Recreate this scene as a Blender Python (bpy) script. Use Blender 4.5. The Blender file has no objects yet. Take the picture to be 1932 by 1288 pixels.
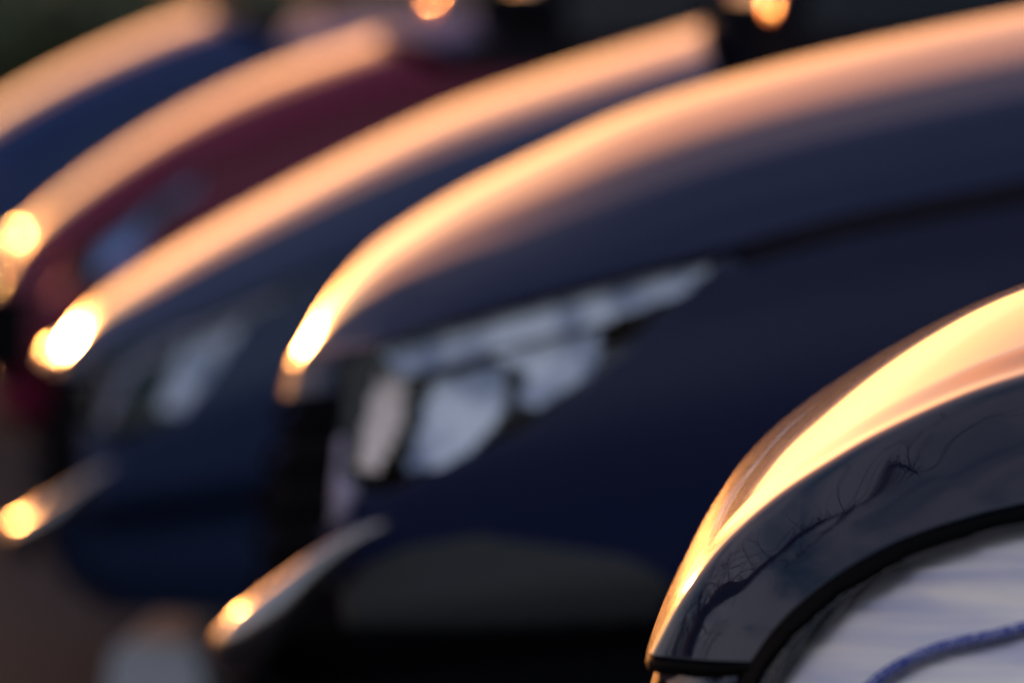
import bpy, bmesh, math, random
from mathutils import Vector, noise
R = math.radians
random.seed(7)
sc = bpy.context.scene
C = bpy.context.collection
# ------------------------------------------------------------------ camera
CAMZ = 1.3
YAW, PITCH = -4.93, 4.25
FOC = 180.0
cam = bpy.data.cameras.new('camera'); co = bpy.data.objects.new('camera', cam); C.objects.link(co)
co.location = (0, 0, CAMZ)
co.rotation_euler = (R(90 - PITCH), 0, R(-YAW))
cam.lens = FOC; cam.sensor_width = 36; cam.clip_start = .1; cam.clip_end = 2000
cam.dof.use_dof = True
cam.dof.focus_distance = 3.86
cam.dof.aperture_fstop = 3.5
cam.dof.aperture_blades = 0
sc.camera = co
# ------------------------------------------------------------------ light
SUN_EL, SUN_AZ = 3.5, -18.5        # azimuth from +Y, negative = to the left
w = bpy.data.worlds.new('World'); sc.world = w; w.use_nodes = True
nt = w.node_tree; nt.nodes.clear()
sky = nt.nodes.new('ShaderNodeTexSky'); sky.sky_type = 'NISHITA'; sky.sun_disc = False
sky.sun_elevation = R(SUN_EL); sky.sun_rotation = R(SUN_AZ)
sky.air_density = 1.2; sky.dust_density = 1.6; sky.ozone_density = 2.4; sky.altitude = 50
bg = nt.nodes.new('ShaderNodeBackground'); bg.inputs[1].default_value = .15
wo = nt.nodes.new('ShaderNodeOutputWorld')
def wn(t, **k):
    x = nt.nodes.new(t)
    for a, b in k.items(): setattr(x, a, b)
    return x
def wm(op, a, b=None, c=None):
    x = wn('ShaderNodeMath', operation=op)
    for i, v in enumerate((a, b, c)):
        if v is None: continue
        if isinstance(v, (int, float)): x.inputs[i].default_value = v
        else: nt.links.new(v, x.inputs[i])
    return x.outputs[0]
# thin streaks of high evening cloud: brighter and warmer the nearer they lie to the sun
SD = Vector((math.sin(R(SUN_AZ)) * math.cos(R(SUN_EL)), math.cos(R(SUN_AZ)) * math.cos(R(SUN_EL)), math.sin(R(SUN_EL))))
tcw = wn('ShaderNodeTexCoord')
dv = wn('ShaderNodeVectorMath', operation='DOT_PRODUCT'); dv.inputs[1].default_value = SD; nt.links.new(tcw.outputs['Generated'], dv.inputs[0])
mpw = wn('ShaderNodeMapping'); mpw.inputs['Scale'].default_value = (1.0, 1.0, 3.2); mpw.inputs['Rotation'].default_value = (.08, .05, 0)
nt.links.new(tcw.outputs['Generated'], mpw.inputs[0])
nzw = wn('ShaderNodeTexNoise'); nzw.inputs['Scale'].default_value = 2.2; nzw.inputs['Detail'].default_value = 3.5; nzw.inputs['Distortion'].default_value = .15
nt.links.new(mpw.outputs[0], nzw.inputs[0])
cm = wn('ShaderNodeMapRange', interpolation_type='SMOOTHSTEP'); cm.inputs[1].default_value = .30; cm.inputs[2].default_value = .64
nt.links.new(nzw.outputs[0], cm.inputs[0])
glow = wm('POWER', wm('MAXIMUM', dv.outputs['Value'], 0.0), 6.0)
warm = wn('ShaderNodeMixRGB', blend_type='MIX'); warm.inputs[1].default_value = (2.2, 1.98, 2.3, 1); warm.inputs[2].default_value = (13, 3.5, .5, 1)
nt.links.new(glow, warm.inputs[0])
core = wn('ShaderNodeMixRGB', blend_type='ADD'); core.inputs[2].default_value = (4, 3.6, 3.2, 1)
nt.links.new(wm('POWER', wm('MAXIMUM', dv.outputs['Value'], 0.0), 45.0), core.inputs[0]); nt.links.new(warm.outputs[0], core.inputs[1])
mixc = wn('ShaderNodeMixRGB', blend_type='MIX'); sepw = wn('ShaderNodeSeparateXYZ'); nt.links.new(tcw.outputs['Generated'], sepw.inputs[0])
thin = wm('MULTIPLY_ADD', wm('MAXIMUM', sepw.outputs[2], 0.0), -.5, .9)          # the cloud sheet is seen thinner overhead than near the horizon
nt.links.new(wm('MULTIPLY', cm.outputs[0], thin), mixc.inputs[0])
nt.links.new(sky.outputs[0], mixc.inputs[1]); nt.links.new(core.outputs[0], mixc.inputs[2])
nt.links.new(mixc.outputs[0], bg.inputs[0]); nt.links.new(bg.outputs[0], wo.inputs[0])
sd = Vector((math.sin(R(SUN_AZ)) * math.cos(R(SUN_EL)), math.cos(R(SUN_AZ)) * math.cos(R(SUN_EL)), math.sin(R(SUN_EL))))
sun = bpy.data.lights.new('sun', 'SUN'); so = bpy.data.objects.new('sun', sun); C.objects.link(so)
sun.energy = 2.0; sun.angle = R(.5); sun.color = (1, .36, .09)
so.rotation_euler = (-sd).to_track_quat('-Z', 'Y').to_euler(); so.location = (0, 0, 20)
sc.view_settings.view_transform = 'Standard'; sc.view_settings.look = 'None'
sc.view_settings.exposure = 1.4; sc.view_settings.gamma = 1
sc.cycles.use_denoising = True
sc.cycles.max_bounces = 8; sc.cycles.transparent_max_bounces = 12

# ------------------------------------------------------------------ pixel -> point at a given distance along the row
MW = co.rotation_euler.to_matrix()
def bp(px, py, Y):
    d = MW @ Vector(((px - 966) / 1932 * 36 / FOC, -(py - 644) / 1932 * 36 / FOC, -1))
    return Vector((0, 0, CAMZ)) + d * (Y / d.y)
def to_px(p):
    q = MW.transposed() @ (Vector(p) - Vector((0, 0, CAMZ)))
    return (966 + q.x / -q.z * FOC / 36 * 1932, 644 - q.y / -q.z * FOC / 36 * 1932)

# ------------------------------------------------------------------ materials
def mat(name, col, rough=.5, metal=0, coat=0, coat_rough=.03, **kw):
    m = bpy.data.materials.new(name); m.use_nodes = True
    b = m.node_tree.nodes['Principled BSDF']
    b.inputs['Base Color'].default_value = (*col, 1); b.inputs['Roughness'].default_value = rough
    b.inputs['Metallic'].default_value = metal
    b.inputs['Coat Weight'].default_value = coat; b.inputs['Coat Roughness'].default_value = coat_rough
    for k, v in kw.items(): b.inputs[k.replace('_', ' ')].default_value = v
    return m
def nodes_of(m): return m.node_tree.nodes, m.node_tree.links, m.node_tree.nodes['Principled BSDF']
def paint(name, col, flake=.12, r0=.12, r1=.15, ior=1.38):
    m = mat(name, col, .45, flake, 1.0, .035)
    n, l, b = nodes_of(m); b.inputs['Specular IOR Level'].default_value = 0; b.inputs['Coat IOR'].default_value = ior
    tc = n.new('ShaderNodeTexCoord')
    # polish haze: fine uneven gloss, road dust that lightens the top faces
    nz = n.new('ShaderNodeTexNoise'); nz.inputs['Scale'].default_value = 6; nz.inputs['Detail'].default_value = 8
    mp = n.new('ShaderNodeMapping'); mp.inputs['Scale'].default_value = (1, 4, 1)
    l.new(tc.outputs['Object'], mp.inputs[0]); l.new(mp.outputs[0], nz.inputs[0])
    mr = n.new('ShaderNodeMapRange'); mr.inputs[1].default_value = .35; mr.inputs[2].default_value = .75
    mr.inputs[3].default_value = r0; mr.inputs[4].default_value = r1
    l.new(nz.outputs[0], mr.inputs[0]); fn = n.new('ShaderNodeTexNoise'); fn.inputs['Scale'].default_value = 1400; fn.inputs['Detail'].default_value = 2; l.new(mp.outputs[0], fn.inputs[0])
    dm = n.new('ShaderNodeMapRange'); dm.inputs[1].default_value = .58; dm.inputs[2].default_value = .68; dm.inputs[4].default_value = .3; l.new(fn.outputs[0], dm.inputs[0])
    ad = n.new('ShaderNodeMath'); ad.operation = 'ADD'; l.new(mr.outputs[0], ad.inputs[0]); l.new(dm.outputs[0], ad.inputs[1])
    l.new(ad.outputs[0], b.inputs['Coat Roughness'])
    return m
M = {}
M['navy'] = paint('navy paint', (.003, .005, .022), .12, .012, .028, 1.6)
M['navy2'] = paint('deep navy paint', (.012, .019, .062), .12, .16, .2)
M['blue'] = paint('slate blue paint', (.026, .042, .10), .12, .15, .19)
M['burgundy'] = paint('burgundy paint', (.16, .0, .03), .0, .15, .19)
M['blue2'] = paint('mid blue paint', (.01, .03, .12))
M['black'] = mat('black plastic', (.01, .01, .012), .7, Specular_IOR_Level=0)
M['gloss_black'] = mat('black grille', (.01, .01, .012), .8, Specular_IOR_Level=0)
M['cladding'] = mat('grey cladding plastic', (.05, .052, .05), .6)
M['sky_refl_blue'] = mat('sky reflection blue', (.05, .08, .22), .5, Specular_IOR_Level=.1)  # matte blue that paints the sky's reflection onto the farthest car's cowl
M['gap'] = mat('rubber seal', (.003, .003, .003), .8, Specular_IOR_Level=.05)
M['chrome'] = mat('chrome', (.82, .82, .84), .12, 1)
M['housing'] = mat('lamp housing', (.015, .015, .02), .5)
M['tyre'] = mat('tyre rubber', (.02, .02, .02), .8)
M['silver'] = mat('satin reflector', (.97, .93, .92), .35, 1)
M['refl_streak'] = mat('blue branch reflection', (.03, .06, .28), .4, Specular_IOR_Level=.1)  # speckled blue colour stands in for a branch mirrored in the lamp
n, l, b = nodes_of(M['refl_streak']); nz = n.new('ShaderNodeTexNoise'); nz.inputs['Scale'].default_value = 420; nz.inputs['Detail'].default_value = 3; tc = n.new('ShaderNodeTexCoord'); l.new(tc.outputs['Object'], nz.inputs[0])
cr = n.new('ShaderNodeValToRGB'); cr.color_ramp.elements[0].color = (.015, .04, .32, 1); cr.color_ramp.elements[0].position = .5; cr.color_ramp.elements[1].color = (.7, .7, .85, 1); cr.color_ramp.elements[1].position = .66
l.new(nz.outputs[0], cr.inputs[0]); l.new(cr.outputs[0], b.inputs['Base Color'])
n, l, b = nodes_of(M['silver']); tc = n.new('ShaderNodeTexCoord'); mp = n.new('ShaderNodeMapping'); mp.inputs['Scale'].default_value = (3, 3, 26); mp.inputs['Rotation'].default_value = (0, -.25, 0)
nz = n.new('ShaderNodeTexNoise'); nz.inputs['Scale'].default_value = 1.6; nz.inputs['Detail'].default_value = 5; nz.inputs['Distortion'].default_value = .6
bu = n.new('ShaderNodeBump'); bu.inputs['Strength'].default_value = .22; bu.inputs['Distance'].default_value = .006
c2 = n.new('ShaderNodeValToRGB'); c2.color_ramp.elements[0].color = (.6, .56, .62, 1); c2.color_ramp.elements[1].color = (1, .88, .72, 1); c2.color_ramp.elements[0].position = .35; c2.color_ramp.elements[1].position = .62  # streaky reflections put into the colour as warm and cool bands
l.new(nz.outputs[0], c2.inputs[0]); l.new(c2.outputs[0], b.inputs['Base Color'])
l.new(tc.outputs['Object'], mp.inputs[0]); l.new(mp.outputs[0], nz.inputs[0]); l.new(nz.outputs[0], bu.inputs['Height']); l.new(bu.outputs[0], b.inputs['Normal'])
M['satin_black'] = mat('black wiper metal', (.02, .02, .02), .12, 1)
M['slat'] = mat('dark slat', (.006, .006, .006), .9, Specular_IOR_Level=0)
M['warm'] = mat('warm satin reflector', (1, .82, .68), .45, 1)
M['soft'] = mat('frosted reflector', (.84, .92, 1), .5, 1)
M['blue_refl'] = mat('blue tinted reflector', (.35, .55, 1), .4, 1)
def prism(m, up):
    n, l, b = nodes_of(m); ge = n.new('ShaderNodeNewGeometry'); va = n.new('ShaderNodeVectorMath'); va.operation = 'ADD'; va.inputs[1].default_value = (0, 0, up)
    vn = n.new('ShaderNodeVectorMath'); vn.operation = 'NORMALIZE'; l.new(ge.outputs['Normal'], va.inputs[0]); l.new(va.outputs[0], vn.inputs[0])
    if b.inputs['Normal'].is_linked: b.inputs['Normal'].links[0].from_node.inputs['Normal'].default_value = (0, 0, 0); l.new(vn.outputs[0], b.inputs['Normal'].links[0].from_node.inputs['Normal'])
    else: l.new(vn.outputs[0], b.inputs['Normal'])
n, l, b = nodes_of(M['soft']); tc = n.new('ShaderNodeTexCoord'); mp = n.new('ShaderNodeMapping'); mp.inputs['Scale'].default_value = (14, 4, 9); mp.inputs['Rotation'].default_value = (0, .6, 0); nz = n.new('ShaderNodeTexNoise'); nz.inputs['Scale'].default_value = 1.5; nz.inputs['Detail'].default_value = 2
cr = n.new('ShaderNodeValToRGB'); cr.color_ramp.elements[0].position = .36; cr.color_ramp.elements[0].color = (.32, .38, .5, 1); cr.color_ramp.elements[1].position = .58; cr.color_ramp.elements[1].color = (.95, .99, 1, 1)
l.new(tc.outputs['Object'], mp.inputs[0]); l.new(mp.outputs[0], nz.inputs[0]); l.new(nz.outputs[0], cr.inputs[0]); l.new(cr.outputs[0], b.inputs['Base Color'])
for k_ in ('warm', 'soft', 'blue_refl'): prism(M[k_], .45)
M['seam_shade'] = mat('bonnet gap shade', (.012, .009, .018), .6, Specular_IOR_Level=.2)  # shade of the bonnet gap, painted as a dark band along the seam
M['lip'] = mat('satin silver trim', (.42, .38, .36), .22, 1)
M['trim'] = mat('satin trim', (.34, .31, .42), .45, 1)
M['rosy'] = mat('rosy glint metal', (.9, .34, .3), .1, 1)  # reddish metal for the added glint domes
M['plate'] = mat('plate white', (.6, .6, .6), .4)
def glass(name, tint, refl=1.0):
    m = bpy.data.materials.new(name); m.use_nodes = True; n = m.node_tree.nodes; l = m.node_tree.links; n.clear()
    o = n.new('ShaderNodeOutputMaterial'); mx = n.new('ShaderNodeMixShader'); fr = n.new('ShaderNodeFresnel'); fr.inputs[0].default_value = 1.5
    t = n.new('ShaderNodeBsdfTransparent'); t.inputs[0].default_value = (*tint, 1); g = n.new('ShaderNodeBsdfGlossy'); g.inputs['Roughness'].default_value = .02
    ge = n.new('ShaderNodeNewGeometry'); ma = n.new('ShaderNodeMath'); ma.operation = 'MULTIPLY_ADD'; ma.inputs[1].default_value = -.8333; ma.inputs[2].default_value = 1.5
    l.new(ge.outputs['Backfacing'], ma.inputs[0]); l.new(ma.outputs[0], fr.inputs[0])
    l.new(fr.outputs[0], mx.inputs[0]); l.new(t.outputs[0], mx.inputs[1]); l.new(g.outputs[0], mx.inputs[2]); l.new(mx.outputs[0], o.inputs[0])
    return m
M['lens'] = glass('clear lamp lens', (.99, .99, 1))
M['window'] = glass('tinted window glass', (.12, .14, .15))

# ------------------------------------------------------------------ mesh helpers
def link(name, me, m, parent=None):
    o = bpy.data.objects.new(name, me); C.objects.link(o)
    if m: me.materials.append(m)
    if parent: o.parent = parent
    return o
def mesh(name, vs, fs, m, parent=None, smooth=True):
    me = bpy.data.meshes.new(name); me.from_pydata([tuple(v) for v in vs], [], fs); me.update()
    if smooth: me.polygons.foreach_set('use_smooth', [True] * len(me.polygons))
    return link(name, me, m, parent)
def grid(name, P, m, parent, keep=None, flip=False, thick=0):
    nu, nv = len(P), len(P[0]); vs = [p for r in P for p in r]; fs = []
    for i in range(nu - 1):
        for j in range(nv - 1):
            if keep and not keep(i, j): continue
            f = (i * nv + j, (i + 1) * nv + j, (i + 1) * nv + j + 1, i * nv + j + 1)
            fs.append(f[::-1] if flip else f)
    used = sorted({k for f in fs for k in f}); ix = {k: n for n, k in enumerate(used)}
    o = mesh(name, [vs[k] for k in used], [tuple(ix[k] for k in f) for f in fs], m, parent)
    if thick:
        s = o.modifiers.new('thickness', 'SOLIDIFY'); s.thickness = thick; s.offset = -1
    return o
def tube(pts, r, n=8, closed=False):
    vs, fs = [], []
    pts = [Vector(p) for p in pts]
    for i, p in enumerate(pts):
        a = pts[max(i - 1, 0)]; b = pts[min(i + 1, len(pts) - 1)]; t = (b - a).normalized()
        u = t.orthogonal().normalized() if i == 0 else (pu - t * pu.dot(t)).normalized(); pu = u; v = t.cross(u)
        rr = r[i] if isinstance(r, (list, tuple)) else r
        for k in range(n):
            an = 2 * math.pi * k / n; vs.append(p + (u * math.cos(an) + v * math.sin(an)) * rr)
    for i in range(len(pts) - 1):
        for k in range(n):
            fs.append((i * n + k, i * n + (k + 1) % n, (i + 1) * n + (k + 1) % n, (i + 1) * n + k))
    fs.append(tuple(range(n))[::-1]); fs.append(tuple((len(pts) - 1) * n + k for k in range(n)))
    return vs, fs
def curve_eval(pts):
    """arc-length parametrised Catmull-Rom through 2D/3D points"""
    pts = [Vector(p) for p in pts]; dens = []
    ext = [pts[0] * 2 - pts[1]] + pts + [pts[-1] * 2 - pts[-2]]
    for i in range(1, len(ext) - 2):
        p0, p1, p2, p3 = ext[i - 1:i + 3]
        d1 = (p2 - p1).length
        # centripetal-ish tangents
        a = max((p1 - p0).length, 1e-6) ** .5; b = max(d1, 1e-6) ** .5; c = max((p3 - p2).length, 1e-6) ** .5
        m1 = (p1 - p0) / a - (p2 - p0) / (a + b) + (p2 - p1) / b; m2 = (p2 - p1) / b - (p3 - p1) / (b + c) + (p3 - p2) / c
        m1 *= b; m2 *= b
        for k in range(40):
            t = k / 40
            dens.append(p1 * (2*t**3 - 3*t**2 + 1) + m1 * (t**3 - 2*t**2 + t) + p2 * (-2*t**3 + 3*t**2) + m2 * (t**3 - t**2))
    dens.append(pts[-1])
    L = [0]
    for a, b in zip(dens, dens[1:]): L.append(L[-1] + (b - a).length)
    def f(t):
        s = min(max(t, 0), 1) * L[-1]; lo, hi = 0, len(L) - 1
        while hi - lo > 1:
            mid = (lo + hi) // 2
            if L[mid] <= s: lo = mid
            else: hi = mid
        k = (s - L[lo]) / max(L[hi] - L[lo], 1e-9)
        return dens[lo].lerp(dens[hi], k)
    f.length = L[-1]
    return f
def smooth(a, b, x):
    x = min(max((x - a) / (b - a), 0), 1); return x * x * (3 - 2 * x)
def inside(poly, x, y):
    c = False; n = len(poly)
    for i in range(n):
        x1, y1 = poly[i]; x2, y2 = poly[i - 1]
        if (y1 > y) != (y2 > y) and x < (x2 - x1) * (y - y1) / (y2 - y1) + x1: c = not c
    return c
def thing(name, loc, label, cat, group=None):
    o = bpy.data.objects.new(name, None); C.objects.link(o); o.location = loc
    o['label'] = label; o['category'] = cat
    if group: o['group'] = group
    return o
def gprof(knots):
    """height share of the hood section from its near edge (0) to its centre (1), from (place, tilt) knots"""
    n = 400; acc = [0]
    for i in range(n):
        v = (i + .5) / n
        for (a, ta), (b, tb) in zip(knots, knots[1:]):
            if a <= v <= b: t = ta + (tb - ta) * (v - a) / (b - a); break
        acc.append(acc[-1] + t)
    def f(v):
        if v >= 1: return 1.0
        k = int(v * n); return (acc[k] + (acc[k + 1] - acc[k]) * (v * n - k)) / acc[-1]
    return f
SHO = {}
def G(share, w=.13, tiers=None):
    """share: [(pixel x of the crown, part of the section height that belongs to the flat top)]"""
    def at(x):
        x = min(max(x, share[0][0]), share[-1][0])
        for (a, sa), (b, sb) in zip(share, share[1:]):
            if x <= b: return sa + (sb - sa) * (x - a) / (b - a), 0
        return share[-1][1], 0
    A = gprof([(0, 2.2), (w * .45, 1.25), (w, 1), (w * 1.25, 0), (1, 0)])
    Bp = gprof([(0, 0), (w, 0), (w * 1.25, .62), (.23, .6), (.30, .85), (.42, .6), (.65, .34), (1, 0)])
    if tiers: Bp = gprof(tiers)
    def f(x):
        sh = at(x)[0]
        return lambda v: (1 - sh) * A(v) + sh * Bp(v)
    return f
# ------------------------------------------------------------------ car builder
CARS = []
def car(label, paintm, N_px, S_px, Y0, half, prof, lamp=None, levels=None, zbot=.24, nu=150, nv=50, NL=70, refl=(), lip=None, wip=.1, patches=(), cowl=.62, caps=(), refl_streak=None, trim=False, cowlm=None):
    """front end lofted from the hood's near edge and crown, mirrored about the car's middle"""
    Yc = Y0 + half
    Nf = curve_eval([bp(x, y, Y0) for x, y in N_px]); 
    S2 = curve_eval([(x, y, 0) for x, y in S_px])
    # put the outline seen from the side where the crown's far slope would otherwise stick out beyond it
    KS = 28; want = [S2(k / KS) for k in range(KS + 1)]; cur = [p.copy() for p in want]
    nor = []
    for k in range(KS + 1):
        d = want[min(k + 1, KS)] - want[max(k - 1, 0)]; nor.append(Vector((d.y, -d.x, 0)).normalized())
    for it in range(5):
        Sf = curve_eval([bp(p.x, p.y, Yc) for p in cur])
        cloud = []
        for a in range(0, 121):
            u = a / 120; n_, s_ = Nf(u), Sf(u); gp = prof(to_px(s_)[0])
            for b_ in range(1, 15):
                v = b_ / 14; g_ = gp(v); x_, z_ = n_.x + (s_.x - n_.x) * g_, n_.z + (s_.z - n_.z) * g_
                cloud.append(to_px((x_, Y0 + half * v, z_))); cloud.append(to_px((x_, 2 * Yc - Y0 - half * v, z_)))
        over = []
        for k in range(KS + 1):
            t = Vector((-nor[k].y, nor[k].x, 0)); m_ = -1e9
            for (px_, py_) in cloud:
                r_ = Vector((px_ - want[k].x, py_ - want[k].y, 0))
                if abs(r_.dot(t)) < 14 + 6 * (k / KS) * 5: m_ = max(m_, r_.dot(nor[k]))
            over.append(m_ if m_ > -1e8 else 0)
        ov = [sum(over[max(0, k - 1):k + 2]) / len(over[max(0, k - 1):k + 2]) for k in range(KS + 1)]
        for k in range(KS + 1): cur[k] = cur[k] - nor[k] * min(max(ov[k], -60), 60) * .8
    Sf = curve_eval([bp(p.x, p.y, Yc) for p in cur])
    root_loc = Vector((Sf(0).x + .9, Yc, 0))
    root = thing('parked_car', root_loc, label, 'car', 'cars parked side by side')
    loc = lambda p: Vector(p) - root_loc
    mir = lambda p: Vector((p.x, 2 * Yc - p.y, p.z))
    US = [(i / nu) ** 1.15 for i in range(nu + 1)]
    def hp(u, v):
        n, s = Nf(u), Sf(u); g = prof(to_px(s)[0])(v)
        return Vector((n.x + (s.x - n.x) * g, Y0 + half * v, n.z + (s.z - n.z) * g))
    H = []
    for u in US:
        row = [hp(u, (j / nv) ** 1.4) for j in range(nv + 1)]
        H.append(row + [mir(p) for p in row[-2::-1]])
    hood = grid('hood', [[loc(p) for p in r] for r in H], paintm, root, flip=False, thick=.012)
    # perimeter of the hood opening: centre front -> near corner -> along the near edge -> beltline -> tail
    T = [H[0][j].copy() for j in range(nv, 0, -1)] + [H[i][0].copy() for i in range(nu + 1)]
    last = T[-1]; L = H[-1][0].x - Sf(0).x + 3.15
    xt = Sf(0).x + L
    nb = 40
    for k in range(1, nb + 1):
        t = k / nb
        T.append(Vector((last.x + (xt - .45 - last.x) * t, Y0 - .02 * math.sin(math.pi * t), last.z + .04 * math.sin(t * 1.6))))
    z_t = T[-1].z
    for k in range(1, 31):
        a = k / 30 * math.pi / 2
        T.append(Vector((xt - .45 + .45 * math.sin(a) ** .9, Y0 + half - half * math.cos(a) ** .6 if k < 30 else Yc, z_t)))
    # outward horizontal direction
    nrm = []
    for i in range(len(T)):
        a = T[max(i - 3, 0)]; b = T[min(i + 3, len(T) - 1)]
        t = (b - a); t.z = 0
        d = Vector((t.y, -t.x, 0)) if t.length > 1e-9 else Vector((0, -1, 0))
        d.normalize(); nrm.append(d)
    nrm[0] = Vector((-1, 0, 0))
    sm = [n.copy() for n in nrm]
    W = 14
    for i in range(len(T)):
        acc = Vector((0, 0, 0))
        for k in range(-W, W + 1):
            j = i + k
            if j < 0: q = nrm[-j].copy(); q.y = -q.y; acc += q
            else: acc += nrm[min(j, len(T) - 1)]
        acc.normalize(); sm[i] = acc
    sm[0] = Vector((-1, 0, 0)); sm[-1] = Vector((1, 0, 0))
    B = []
    for i, (t, h) in enumerate(zip(T, sm)):
        wf = max(0, -h.x) ** 1.5
        sp = []
        for (f, of, os_) in levels:
            o_ = of * wf + os_ * (1 - wf)
            z = t.z + (zbot - t.z) * f
            sp.append(Vector((t.x, t.y, z)) + h * o_)
        sp[0] += Vector((0, 0, -.004)) + h * .004
        fe = curve_eval(sp); B.append([fe(k / NL) for k in range(NL + 1)])
    # wheel wells are cut where the wheels stand
    wx = [Sf(0).x + .86, Sf(0).x + L - .85]
    def hole(i, j):
        p = B[i][j]
        if abs(p.y - Yc) > half - .1 and p.z < .75:
            for x in wx:
                if (p.x - x) ** 2 + (p.z - .34) ** 2 < .385 ** 2: return True
        return False
    lampmask = {}
    def inlamp(i, j):
        if not lamp or i > len(B) - 2: return False
        k = (i, j)
        if k not in lampmask: lampmask[k] = inside(lamp, *to_px(B[i][j]))
        return lampmask[k]
    Bm = [[mir(p) for p in r] for r in B]
    def grille_at(i, j): return i < nv * .93 and 5 * NL <= j * 70 < 40 * NL
    def patch_at(i, j):
        if i > nu + nv or inlamp(i, j): return None
        if grille_at(i, j): return 'grille'
        for q, (nm, poly, mt) in enumerate(patches):
            if inside(poly, *to_px(B[i][j])): return q
        return None
    pm = {}
    def patch(i, j):
        if (i, j) not in pm: pm[(i, j)] = patch_at(i, j)
        return pm[(i, j)]
    full = B[::-1]
    body = grid('body', [[loc(p) for p in r] for r in full] + [[loc(p) for p in r] for r in Bm[1:]], paintm, root,
                keep=lambda i, j: (lambda a: not hole(a, j) and not inlamp(a, j) and patch(a, j) is None)(len(B) - 1 - i if i < len(B) else i - len(B) + 1), thick=.003)
    ng = int(nv * .93) + 2
    gr = grid('grille', [[loc(p) + Vector((.02, 0, 0)) for p in r] for r in B[:ng][::-1]] + [[loc(p) + Vector((.02, 0, 0)) for p in r] for r in Bm[1:ng]], M['gloss_black'], root, keep=lambda i, j: 5 * NL <= j * 70 < 40 * NL)
    for j in [q * NL // 70 for q in (9, 15, 21, 27, 33)]:
        vs, fs = tube([loc(r[j]) for r in B[:ng][::-1]] + [loc(r[j]) for r in Bm[1:ng]], .005, 8); mesh('slat', vs, fs, M['slat'], gr)
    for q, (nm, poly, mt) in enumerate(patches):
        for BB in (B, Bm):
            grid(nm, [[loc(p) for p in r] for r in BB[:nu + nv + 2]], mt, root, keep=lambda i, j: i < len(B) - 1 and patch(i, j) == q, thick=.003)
    hls = []
    if lamp:
        for side, BB in (('n', B), ('f', Bm)):
            hl = grid('headlight', [[loc(p + (Vector((0, (.14 if side == 'n' else -.14), 0)) + Vector((.05, 0, 0)))) for p in r] for r in BB[:nu + nv + 2]], M['housing'], root,
                      keep=inlamp, flip=side == 'n')
            ln = grid('lens', [[loc(p + sm[i] * .001) for p in r] for i, r in enumerate(BB[:nu + nv + 2])], M['lens'], hl, keep=inlamp, flip=side == 'n')
            hls.append(hl)
    sr = .0055 if trim else .0045
    seal = [H[0][j] + Vector((.003, 0, -sr - .001)) for j in range(nv, 3, -2)] + [hp(u, 0) + Vector((0, -.001, -sr - .001)) for u in US[1::2]]
    if trim:
        tp = [B[i][int(.045 * NL)] + sm[i] * .004 for i in range(0, nv - 2)]; tp = [mir(p) for p in tp[::-1]] + tp[1:]
        vs, fs = tube([loc(p) for p in tp], .0045, 12); mesh('grille_trim', vs, fs, M['chrome'], root)
    for mm in (lambda p: p, mir):
        vs, fs = tube([loc(mm(p)) for p in seal], sr, 6); mesh('bonnet_seal', vs, fs, M['gap'], root)
    for (nm, poly, depth, k, mt) in refl:
        low = {}
        for i in range(nu + nv + 2):
            zs = [p.z for p in B[i] if inside(poly, *to_px(p))]
            low[i] = min(zs) if zs else 0
        for BB, sg in ((B, 1), (Bm, -1)):
            grid(nm, [[loc(p + Vector((.01, sg * (depth + k * max(0, p.z - low[i])), 0))) for p in r] for i, r in enumerate(BB[:nu + nv + 2])], mt, hls[0 if sg > 0 else 1],
                 keep=lambda i, j: i < len(B) - 1 and inside(poly, *to_px(B[i][j])))
    if refl_streak:  # tube coloured as the branch reflection across the headlight
        fe = curve_eval([(x, y, 0) for x, y in refl_streak]); PB = [(to_px(p), p) for r in B[:nu + nv + 2] for p in r]
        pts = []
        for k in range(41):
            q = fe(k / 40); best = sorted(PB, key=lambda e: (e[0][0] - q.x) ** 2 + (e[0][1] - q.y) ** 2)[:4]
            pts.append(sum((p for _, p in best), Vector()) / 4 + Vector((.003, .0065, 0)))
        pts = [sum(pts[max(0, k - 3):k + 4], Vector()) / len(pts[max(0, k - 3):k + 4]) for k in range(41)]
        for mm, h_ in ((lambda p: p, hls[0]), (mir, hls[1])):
            vs, fs = tube([loc(mm(p)) for p in pts], .0042, 8); mesh('reflection_streak', vs, fs, M['refl_streak'], h_)
    if lip:
        pts = [bp(x, y, Yl) for x, y, Yl in lip]
        pts = pts + [mir(p) for p in pts[::-1]]
        fe = curve_eval(pts); n_ = 90
        rr = [.034 * min(1, (.02 + min(k, n_ - k) / n_ * 8)) for k in range(n_ + 1)]
        vs, fs = tube([loc(fe(k / n_)) for k in range(n_ + 1)], rr, 24); mesh('bumper_lip', vs, fs, M['lip'], root)
    for (nm, px_, py_, Yk, Rc, mt) in caps:  # small domes added and turned so they mirror the sun as glints
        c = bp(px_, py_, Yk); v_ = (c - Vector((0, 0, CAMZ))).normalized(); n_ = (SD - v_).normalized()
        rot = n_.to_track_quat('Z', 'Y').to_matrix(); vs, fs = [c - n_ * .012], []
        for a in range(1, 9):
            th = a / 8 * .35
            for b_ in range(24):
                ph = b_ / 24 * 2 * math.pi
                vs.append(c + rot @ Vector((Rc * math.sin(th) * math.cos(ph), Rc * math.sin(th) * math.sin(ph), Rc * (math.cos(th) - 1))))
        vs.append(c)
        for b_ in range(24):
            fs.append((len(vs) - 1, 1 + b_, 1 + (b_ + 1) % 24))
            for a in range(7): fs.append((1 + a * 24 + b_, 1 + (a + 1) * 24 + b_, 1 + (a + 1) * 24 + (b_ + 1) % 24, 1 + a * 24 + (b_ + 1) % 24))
            fs.append((0, 1 + 7 * 24 + (b_ + 1) % 24, 1 + 7 * 24 + b_))
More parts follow.
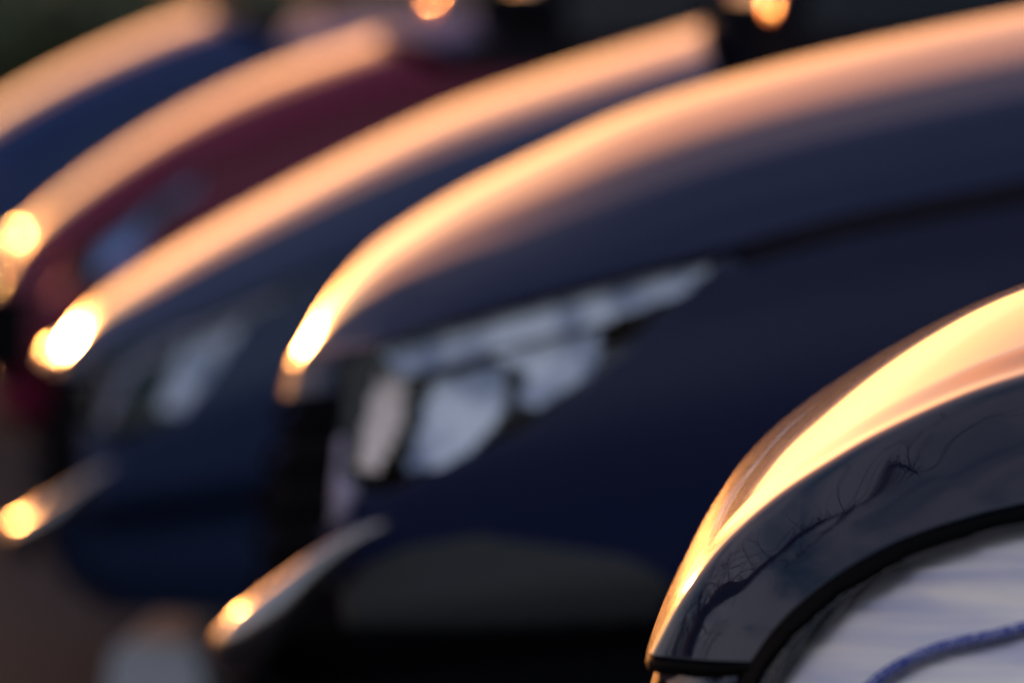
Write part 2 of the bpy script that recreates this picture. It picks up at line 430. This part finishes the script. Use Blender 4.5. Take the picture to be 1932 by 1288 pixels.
        mesh(nm, [loc(p) for p in vs], fs, mt, root)
    # black inner liner under the hood so gaps read as gaps
    liner = grid('inner_liner', [[loc(p + Vector((0, 0, -.03))) for p in r] for r in H], M['gap'], root)
    for x in wx:
        for s in (-1, 1):
            y = Yc + s * (half - .02)
            prof_w = [(.0, .02), (.18, .03), (.2, .0), (.235, .02), (.31, .0), (.335, .03), (.335, .17), (.3, .2), (.0, .2)]
            vs, fs = [], []
            n = 40
            for (r_, d_) in prof_w:
                for k in range(n):
                    a = 2 * math.pi * k / n
                    vs.append(Vector((x + r_ * math.cos(a), y - s * d_, .337 + r_ * math.sin(a))) - root_loc)
            for a in range(len(prof_w) - 1):
                for k in range(n): fs.append((a * n + k, a * n + (k + 1) % n, (a + 1) * n + (k + 1) % n, (a + 1) * n + k))
            wh = mesh('wheel', vs, fs, M['tyre'], root)
            for k in range(5):
                a = 2 * math.pi * k / 5 + .3
                d = Vector((math.cos(a), 0, math.sin(a))); e = Vector((-math.sin(a), 0, math.cos(a))); c0 = Vector((x, y, .337)) - root_loc
                ps = []
                for rr, ww in ((.03, .03), (.215, .022)):
                    for q in (-1, 1):
                        for dd in (.0, .03): ps.append(c0 + d * rr + e * ww * q + Vector((0, -s * (dd - .005), 0)))
                mesh('spoke', ps, [(0, 1, 3, 2), (4, 6, 7, 5), (0, 4, 5, 1), (2, 3, 7, 6), (0, 2, 6, 4), (1, 5, 7, 3)], M['silver'], wh, smooth=False)
    # cabin
    hx = H[-1][0].x; hz = H[-1][0].z
    def sect(x, y, z): return Vector((x, y, z)) - root_loc
    def roofrow(x, wd, z): return [sect(x, Yc - wd + 2 * wd * k / 12, z - .05 * (abs(k - 6) / 6) ** 3) for k in range(13)]
    wz = H[-1][nv].z
    cw = [[sect(hx + cowl * t, Yc + (-1 + 2 * k / 12) * half * .99, hz - .015 + (wz - hz) * (1 - (abs(k - 6) / 6) ** 2) + .02 * t) for k in range(13)] for t in (0, .3, .6, 1)]
    grid('cowl_panel', cw, cowlm or M['black'], root, thick=.004)
    for s_ in (-1, 1):
        pts = [sect(hx + wip - .03 * math.sin(3 * t), Yc + s_ * (.52 * half - .45 * t), hz + .03 + (wz - hz) * (.35 + .6 * t) + .05 * t) for t in [i / 10 for i in range(11)]]
        vs, fs = tube(pts, .008, 8); mesh('wiper', vs, fs, M['black'], root)
    scr = [[sect(hx + cowl - .02 + (.93 - cowl) * t - .08 * (1 - (abs(k - 6) / 6) ** 2) * (1 - t), Yc + (-1 + 2 * k / 12) * (half * .97 - .18 * t), hz + .0 + (wz - hz) * (1 - abs(k - 6) / 6) * (1 - t) + .48 * t ** .92 - .03 * (abs(k - 6) / 6) ** 3) for k in range(13)] for t in [i / 10 for i in range(11)]]
    grid('windscreen', scr, M['window'], root, thick=.005)
    for s_ in (-1, 1):
        vs, fs = [], []
        mc = Vector((hx + .66, Yc + s_ * (half + .07), hz + .10))
        for a in range(13):
            th = math.pi * a / 12
            for b_ in range(20):
                ph = 2 * math.pi * b_ / 20; cx, cz = math.cos(ph), math.sin(ph)
                sq = lambda t: math.copysign(abs(t) ** .7, t)
                vs.append(mc - root_loc + Vector((.11 * math.cos(th) * -1 + (.03 if math.cos(th) < 0 else 0), .11 * math.sin(th) ** .6 * sq(cx), .075 * math.sin(th) ** .6 * sq(cz))))
        for a in range(12):
            for b_ in range(20): fs.append((a * 20 + b_, a * 20 + (b_ + 1) % 20, (a + 1) * 20 + (b_ + 1) % 20, (a + 1) * 20 + b_))
        dm_ = mesh('door_mirror', vs, fs, M['black'], root)
        vs, fs = tube([mc - root_loc + Vector((.03, -s_ * .05, -.06)), mc - root_loc + Vector((.06, -s_ * .13, -.12))], .02, 8); mesh('mirror_arm', vs, fs, M['black'], dm_)
    zr = hz + .48
    rf = [[sect(hx + .86 + 1.77 * t, Yc + (-1 + 2 * k / 12) * (half * .97 - .18), zr + .06 * math.sin(math.pi * t) - .12 * t ** 3 - .03 * (abs(k - 6) / 6) ** 3) for k in range(13)] for t in [i / 12 for i in range(13)]]
    grid('roof', rf, paintm, root, thick=.01)
    bl = T[nv + nu + nb].z
    for s in (-1, 1):
        rows = []
        for i in range(21):
            t = i / 20; x = hx + cowl + (2.9 - cowl) * t
            top = hz + .46 * min(t / .23, 1) if t < .9 else hz + .46 - (t - .9) * 3.9
            rows.append([sect(x, Yc + s * (half * .985 - .19 * min(1, (k / 6) * (top - hz + .001) / .46)), hz - .01 + (top - hz) * k / 6) for k in range(7)])
        grid('side_window', rows, M['window'], root, thick=.004)
    rw = [[sect(hx + 2.63 + .35 * t, Yc + (-1 + 2 * k / 12) * (half * .97 - .18 + .15 * t), zr - .12 - .4 * t) for k in range(13)] for t in [i / 6 for i in range(7)]]
    grid('rear_window', rw, M['window'], root, thick=.005)
    dk = [[sect(hx + 2.9 + (xt - hx - 2.9) * t, Yc + (-1 + 2 * k / 12) * half * (.98 - .45 * t ** 4), hz + .03 - .02 * t) for k in range(13)] for t in [i / 10 for i in range(11)]]
    grid('tailgate', dk, paintm, root, thick=.01)
    return dict(root=root, loc=loc, mir=mir, H=H, T=T, B=B, sm=sm, Y0=Y0, Yc=Yc, half=half, nu=nu, nv=nv, Sf=Sf, Nf=Nf, paint=paintm)

LV = [(0, 0, 0), (.10, .02, .012), (.30, .05, .03), (.47, .055, .035), (.54, .06, .035), (.60, .05, .02), (.68, .02, -.02), (.85, .02, -.03), (1.0, -.06, -.06)]

# nearest car, sharp
T1 = [(0, 0), (.13, 0), (.16, .42), (.20, .5), (.235, 1.05), (.30, 1.0), (.34, .52), (.42, .5), (.65, .3), (1, 0)]
T2 = [(0, 0), (.13, 0), (.17, .74), (.26, .66), (.30, .40), (.6, .2), (1, 0)]
LV1 = [(0, -.012, 0), (.03, -.012, .02), (.10, -.008, .055), (.22, .012, .095), (.4, .03, .12), (.60, .04, .11), (.75, .02, .05), (.85, .02, -.03), (1.0, -.06, -.06)]
K1 = car('glossy black parked car nearest the camera, its bonnet edge sharp and glowing orange', M['navy'],
    [(1420, 1250), (1470, 1180), (1560, 1100), (1700, 1020), (1860, 968), (1932, 952), (2300, 880), (3200, 770), (4600, 680)],
    [(1262, 1112), (1288, 1060), (1334, 970), (1393, 880), (1474, 797), (1595, 705), (1756, 612), (1932, 534), (2300, 440), (3000, 300), (4200, 170)],
    3.5, .45, G([(1190, .08), (1260, .08), (1300, .09), (1400, .13), (1600, .17), (1770, .22), (1932, .28), (2300, .31)], tiers=T1), lamp=[(1421, 1310), (1442, 1262), (1490, 1200), (1577, 1121), (1709, 1047), (1864, 993), (1935, 978), (2300, 912), (2600, 870), (2300, 1190), (1900, 1450), (1450, 1450)],
    patches=[('headlamp_seal', [(1380, 1300), (1410, 1250), (1462, 1176), (1556, 1094), (1700, 1012), (1860, 958), (1932, 944), (2300, 872), (2760, 820), (2320, 1220), (1900, 1500), (1430, 1500)], M['gap'])], refl_streak=[(1600, 1330), (1650, 1280), (1700, 1248), (1790, 1216), (1870, 1200), (1932, 1183), (2060, 1140), (2180, 1080)],
    levels=LV1, NL=400, nu=260, trim=True, refl=[('reflector', [(1419, 1310), (1440, 1260), (1488, 1198), (1576, 1119), (1708, 1045), (1864, 991), (1935, 976), (2300, 910), (2610, 868), (2300, 1195), (1900, 1460), (1450, 1460)], .014, 0, M['silver'])])
K2 = car('dark navy parked car second from the camera, swept headlight above a lit bumper lip', M['navy2'],
    [(690, 655), (800, 618), (1000, 562), (1200, 510), (1380, 465), (1600, 405), (1932, 340), (2400, 250), (3300, 130)],
    [(590, 622), (608, 584), (650, 520), (720, 455), (850, 370), (1000, 295), (1200, 205), (1500, 115), (1932, 20), (2400, -60), (3200, -160)],
    6.1, .6, G([(560, .22), (700, .40), (900, .5)], tiers=T2), NL=170, lamp=[(640, 690), (690, 655), (800, 620), (1000, 566), (1200, 514), (1375, 480), (1280, 560), (1150, 680), (1000, 800), (850, 870), (720, 930), (640, 900)],
    levels=LV, patches=[('wing_seam_shade', [(1392, 474), (1600, 404), (1932, 338), (2400, 250), (2400, 284), (1932, 378), (1600, 440), (1405, 494)], M['seam_shade']), ('lower_grille', [(430, 1240), (560, 1140), (700, 1050), (640, 1120), (650, 1182), (900, 1184), (1232, 1170), (1300, 1300), (1300, 1500), (430, 1500)], M['black']), ('lower_valance', [(600, 1110), (760, 1030), (900, 1010), (1180, 1050), (1260, 1100), (1230, 1165), (900, 1180), (640, 1180)], M['cladding']), ('front_trim', [(625, 840), (660, 800), (680, 900), (650, 975), (600, 1000), (600, 960)], M['trim'])], caps=[('lip_glint_cap', 437, 1170, 6.1, .05, M['chrome'])],
    lip=[(745, 980, 6.04), (715, 992, 6.01), (675, 1012, 6.0), (605, 1068, 6.0), (560, 1113, 6.0), (500, 1174, 6.0), (462, 1212, 6.02), (450, 1226, 6.15)],
    refl=[('light_strip', [(698, 658), (1000, 570), (1362, 484), (1340, 528), (1110, 606), (900, 662), (730, 712)], .006, .1, M['soft']),
          ('reflector', [(792, 718), (885, 692), (946, 690), (935, 765), (865, 850), (820, 878), (745, 885), (772, 790)], .01, .1, M['soft']),
          ('reflector', [(905, 674), (1118, 614), (1124, 650), (1075, 715), (985, 772), (958, 758), (966, 700)], .01, .1, M['soft']),
          ('reflector', [(690, 705), (752, 695), (735, 790), (690, 890), (645, 880)], .01, .1, M['warm'])])
K3 = car('slate blue parked car third from the camera, pale headlight and one orange glint low', M['blue'],
    [(210, 660), (400, 590), (600, 510), (900, 400), (1200, 300), (1400, 250)],
    [(150, 612), (176, 578), (300, 490), (500, 375), (800, 225), (1000, 150), (1330, 45)],
    8.7, .62, G([(110, .3), (310, .38)], tiers=T2), lamp=[(150, 720), (185, 668), (240, 645), (420, 585), (590, 515), (560, 550), (450, 620), (400, 700), (330, 790), (220, 830), (165, 800)], zbot=.17,
    levels=LV, caps=[('nose_glint_cap', 95, 655, 8.6, .09, M['chrome']), ('cowl_glint_cap', 1452, 5, 9.2, .09, M['rosy'])], lip=[(225, 872, 8.58), (185, 894, 8.55), (125, 945, 8.55), (75, 988, 8.55), (50, 1012, 8.6), (42, 1022, 8.7)],
    refl=[('reflector', [(330, 640), (440, 600), (425, 680), (350, 780), (285, 770)], .01, .1, M['soft']), ('light_strip', [(170, 690), (240, 650), (420, 590), (585, 520), (440, 600), (320, 645), (230, 700), (190, 790), (160, 790)], .01, .3, M['trim'])])
K4 = car('burgundy parked car fourth from the camera, small blue headlight and pale orange bonnet streak', M['burgundy'],
    [(110, 520), (200, 430), (400, 300), (600, 225), (840, 140)],
    [(5, 495), (30, 452), (100, 380), (250, 270), (450, 160), (720, 60)],
    11.3, .62, G([(0, .3), (200, .38)], tiers=T2), lamp=[(120, 520), (210, 430), (390, 310), (360, 370), (240, 480), (150, 560)],
    levels=LV, caps=[('wing_glint_cap', 108, 540, 11.2, .11, M['rosy']), ('nose_glint_cap', 32, 440, 11.25, .15, M['chrome']), ('cowl_glint_cap', 815, -8, 11.8, .12, M['rosy'])], refl=[('reflector', [(180, 460), (260, 390), (260, 430), (230, 480), (170, 520)], .01, .1, M['blue_refl']), ('light_strip', [(250, 390), (400, 300), (390, 330), (260, 410)], .01, .1, M['blue_refl'])])
K5 = car('blue parked car fifth and farthest in the row, only its bonnet top in view', M['blue2'],
    [(-60, 420), (100, 290), (300, 170), (520, 90)],
    [(-220, 440), (-150, 320), (-50, 230), (100, 140), (300, 50), (400, 15)],
    13.9, .62, G([(-200, .3), (0, .38)], tiers=T2), levels=LV, cowlm=M['sky_refl_blue'])

KS_ALL = [K1, K2, K3, K4, K5]
# ------------------------------------------------------------------ ground
gm = mat('asphalt', (.05, .05, .052), .9, Specular_IOR_Level=.1)
n, l, b = nodes_of(gm)
tc = n.new('ShaderNodeTexCoord'); nz = n.new('ShaderNodeTexNoise'); nz.inputs['Scale'].default_value = 30; nz.inputs['Detail'].default_value = 10
cr = n.new('ShaderNodeValToRGB'); cr.color_ramp.elements[0].color = (.010, .012, .018, 1); cr.color_ramp.elements[1].color = (.03, .034, .042, 1)
l.new(tc.outputs['Object'], nz.inputs[0]); l.new(nz.outputs[0], cr.inputs[0]); l.new(cr.outputs[0], b.inputs['Base Color'])
g = mesh('ground', [(-600, -600, 0), (600, -600, 0), (600, 900, 0), (-600, 900, 0)], [(0, 1, 2, 3)], gm, smooth=False); g['kind'] = 'structure'

# ------------------------------------------------------------------ hedge and trees behind the row
leafm = mat('foliage', (.05, .065, .02), .6)
barkm = mat('bark', (.03, .024, .02), .9)
def leaf_mesh(name, n, f, size):
    vs, fs = [], []
    for i in range(n):
        p = f(); a = Vector((random.gauss(0, 1), random.gauss(0, 1), random.gauss(0, 1))).normalized(); b_ = a.orthogonal().normalized()
        s_ = size * random.uniform(.6, 1.4); k = len(vs)
        vs += [p - a * s_, p + b_ * s_ * .5, p + a * s_, p - b_ * s_ * .5]; fs.append((k, k + 1, k + 2, k + 3))
    me = bpy.data.meshes.new(name); me.from_pydata([tuple(v) for v in vs], [], fs); me.materials.append(leafm); return me
hm = leaf_mesh('hedge', 26000, lambda: Vector((random.uniform(-9, 9), random.uniform(-.8, .8), random.uniform(0, 1) ** .8 * (1.15 + .1 * math.sin(random.random() * 6)))), .11)
hd = bpy.data.objects.new('hedge', hm); C.objects.link(hd); hd.location = (-4, 26, 0)
hd['label'] = 'dark olive hedge in deep shade behind the far end of the row'; hd['category'] = 'hedge'

# ------------------------------------------------------------------ concrete wheel stops in front of the cars
conc = mat('white painted concrete', (.7, .7, .7), .6)
n, l, b = nodes_of(conc); nz = n.new('ShaderNodeTexNoise'); nz.inputs['Scale'].default_value = 25; nz.inputs['Detail'].default_value = 8
cr = n.new('ShaderNodeValToRGB'); cr.color_ramp.elements[0].color = (.5, .5, .52, 1); cr.color_ramp.elements[1].color = (.78, .78, .78, 1)
l.new(nz.outputs[0], cr.inputs[0]); l.new(cr.outputs[0], b.inputs['Base Color'])
for K in (K3,):
    x0 = K['Sf'](0).x + .2; y0, y1 = K['Yc'] - .5, K['Yc'] + .5
    sec = [(-.09, .002), (-.075, .09), (-.055, .11), (.055, .11), (.075, .09), (.09, .002)]
    vs = [(a, y, z) for y in (y0 - K['Yc'], y1 - K['Yc']) for (a, z) in sec]
    fs = [(i, i + 1, i + 7, i + 6) for i in range(5)] + [(0, 5, 4, 3, 2, 1), (6, 7, 8, 9, 10, 11)]
    o = mesh('wheel_stop', vs, fs, conc, smooth=False); o.location = (x0, K['Yc'], 0)
    o['label'] = 'white painted concrete wheel stop on the asphalt at the bottom left under the third car'; o['category'] = 'wheel stop'

# bare tree standing west of the row: its leaning limb shows mirrored in the nearest bonnet
LIMB = [(-9.6, 5.2, 0), (-9.5, 5.1, 1.8), (-9.0, 4.95, 3.2), (-8.44, 4.8, 4.18), (-8.12, 4.9, 4.84), (-7.86, 4.58, 5.41), (-7.52, 3.96, 6.03), (-6.85, 3.78, 6.87), (-6.1, 3.74, 7.6), (-5.5, 3.49, 8.1), (-4.78, 3.28, 8.6), (-4.36, 3.12, 8.83), (-3.98, 2.65, 8.99)]
BR2 = [(-4.85, 3.25, 8.55), (-5.5, 2.73, 8.02), (-6.17, 2.43, 7.44), (-6.7, 2.2, 7.0)]
BR3 = [(-8.7, 4.86, 3.7), (-8.21, 5.09, 4.63), (-7.79, 5.79, 5.09), (-6.4, 7.4, 5.6)]
tr = thing('bare_tree', (-9.6, 5.2, 0), 'leafless tree with a long leaning limb beside the car park, mirrored in the nearest bonnet', 'tree')
def offs(vs): return [Vector(v) - Vector((-9.6, 5.2, 0)) for v in vs]
rt = random.Random(3)
V, F = [], []
def addt(pts, r, n=5):
    vs, fs = tube(pts, r, n); b0 = len(V); V.extend(vs); F.extend([tuple(k + b0 for k in f) for f in fs])
fe = curve_eval(LIMB); n_ = 60
addt([fe(k / n_) + Vector((rt.gauss(0, .008), rt.gauss(0, .008), rt.gauss(0, .008))) for k in range(n_ + 1)], [.2 * (1 - k / n_) ** .8 + .02 if k < 18 else .2 * (1 - (k - 18) / 47) for k in range(n_ + 1)], 8)
for br in (BR2, BR3):
    f2 = curve_eval(br); addt([f2(k / 20) for k in range(21)], [.09 * (1 - k / 24) for k in range(21)], 6)
o_ = mesh('trunk', offs(V), F, barkm, tr)
V, F = [], []
def twig(p, d, L, r, depth):
    pts = [p]; 
    for k in range(5):
        d = (d + Vector((rt.gauss(0, .18), rt.gauss(0, .18), rt.gauss(0, .15) + .03))).normalized(); pts.append(pts[-1] + d * L / 5)
        if depth and rt.random() < .75:
            e = (d + Vector((rt.gauss(0, .6), rt.gauss(0, .6), rt.gauss(0, .6)))).normalized(); twig(pts[-1], e, L * .5, r * .6, depth - 1)
    addt(pts, [r * (1 - k / 7) for k in range(6)], 3)
for (src, t0, t1, cnt) in ((fe, .28, 1, 420), (curve_eval(BR2), 0, 1, 110), (curve_eval(BR3), .2, 1, 110)):
    for k in range(cnt):
        t = t0 + (t1 - t0) * rt.random(); d = Vector((rt.gauss(0, 1), rt.gauss(0, 1), rt.gauss(0, .8))).normalized()
        long_ = rt.random() < .05
        twig(src(t), d, rt.uniform(1.6, 3.0) if long_ else rt.uniform(.12, .38), .016 if long_ else .012, 1)
for k in range(9):
    a = rt.uniform(0, 6.28); d = Vector((math.cos(a) * .5 - .5, math.sin(a) * .6, .7)); twig(Vector(LIMB[2]) - Vector((0, 0, rt.random())), d.normalized(), rt.uniform(2.5, 4), .05, 3)
mesh('crown', offs(V), F, barkm, tr)
tm = leaf_mesh('shade_hedge_leaves', 30000, lambda: Vector((random.uniform(-26, 26), random.uniform(-1.2, 1.2), random.uniform(0, 1) ** .9 * (4.3 + .6 * math.sin(random.random() * 6)))), .2)  # unseen hedge added behind the camera to darken the car flanks
to = bpy.data.objects.new('unseen_shade_hedge', tm); C.objects.link(to); to.location = (0, -13, 0)
to['label'] = 'added unseen evergreen screen behind the camera, darkening the car flanks'; to['category'] = 'hedge'
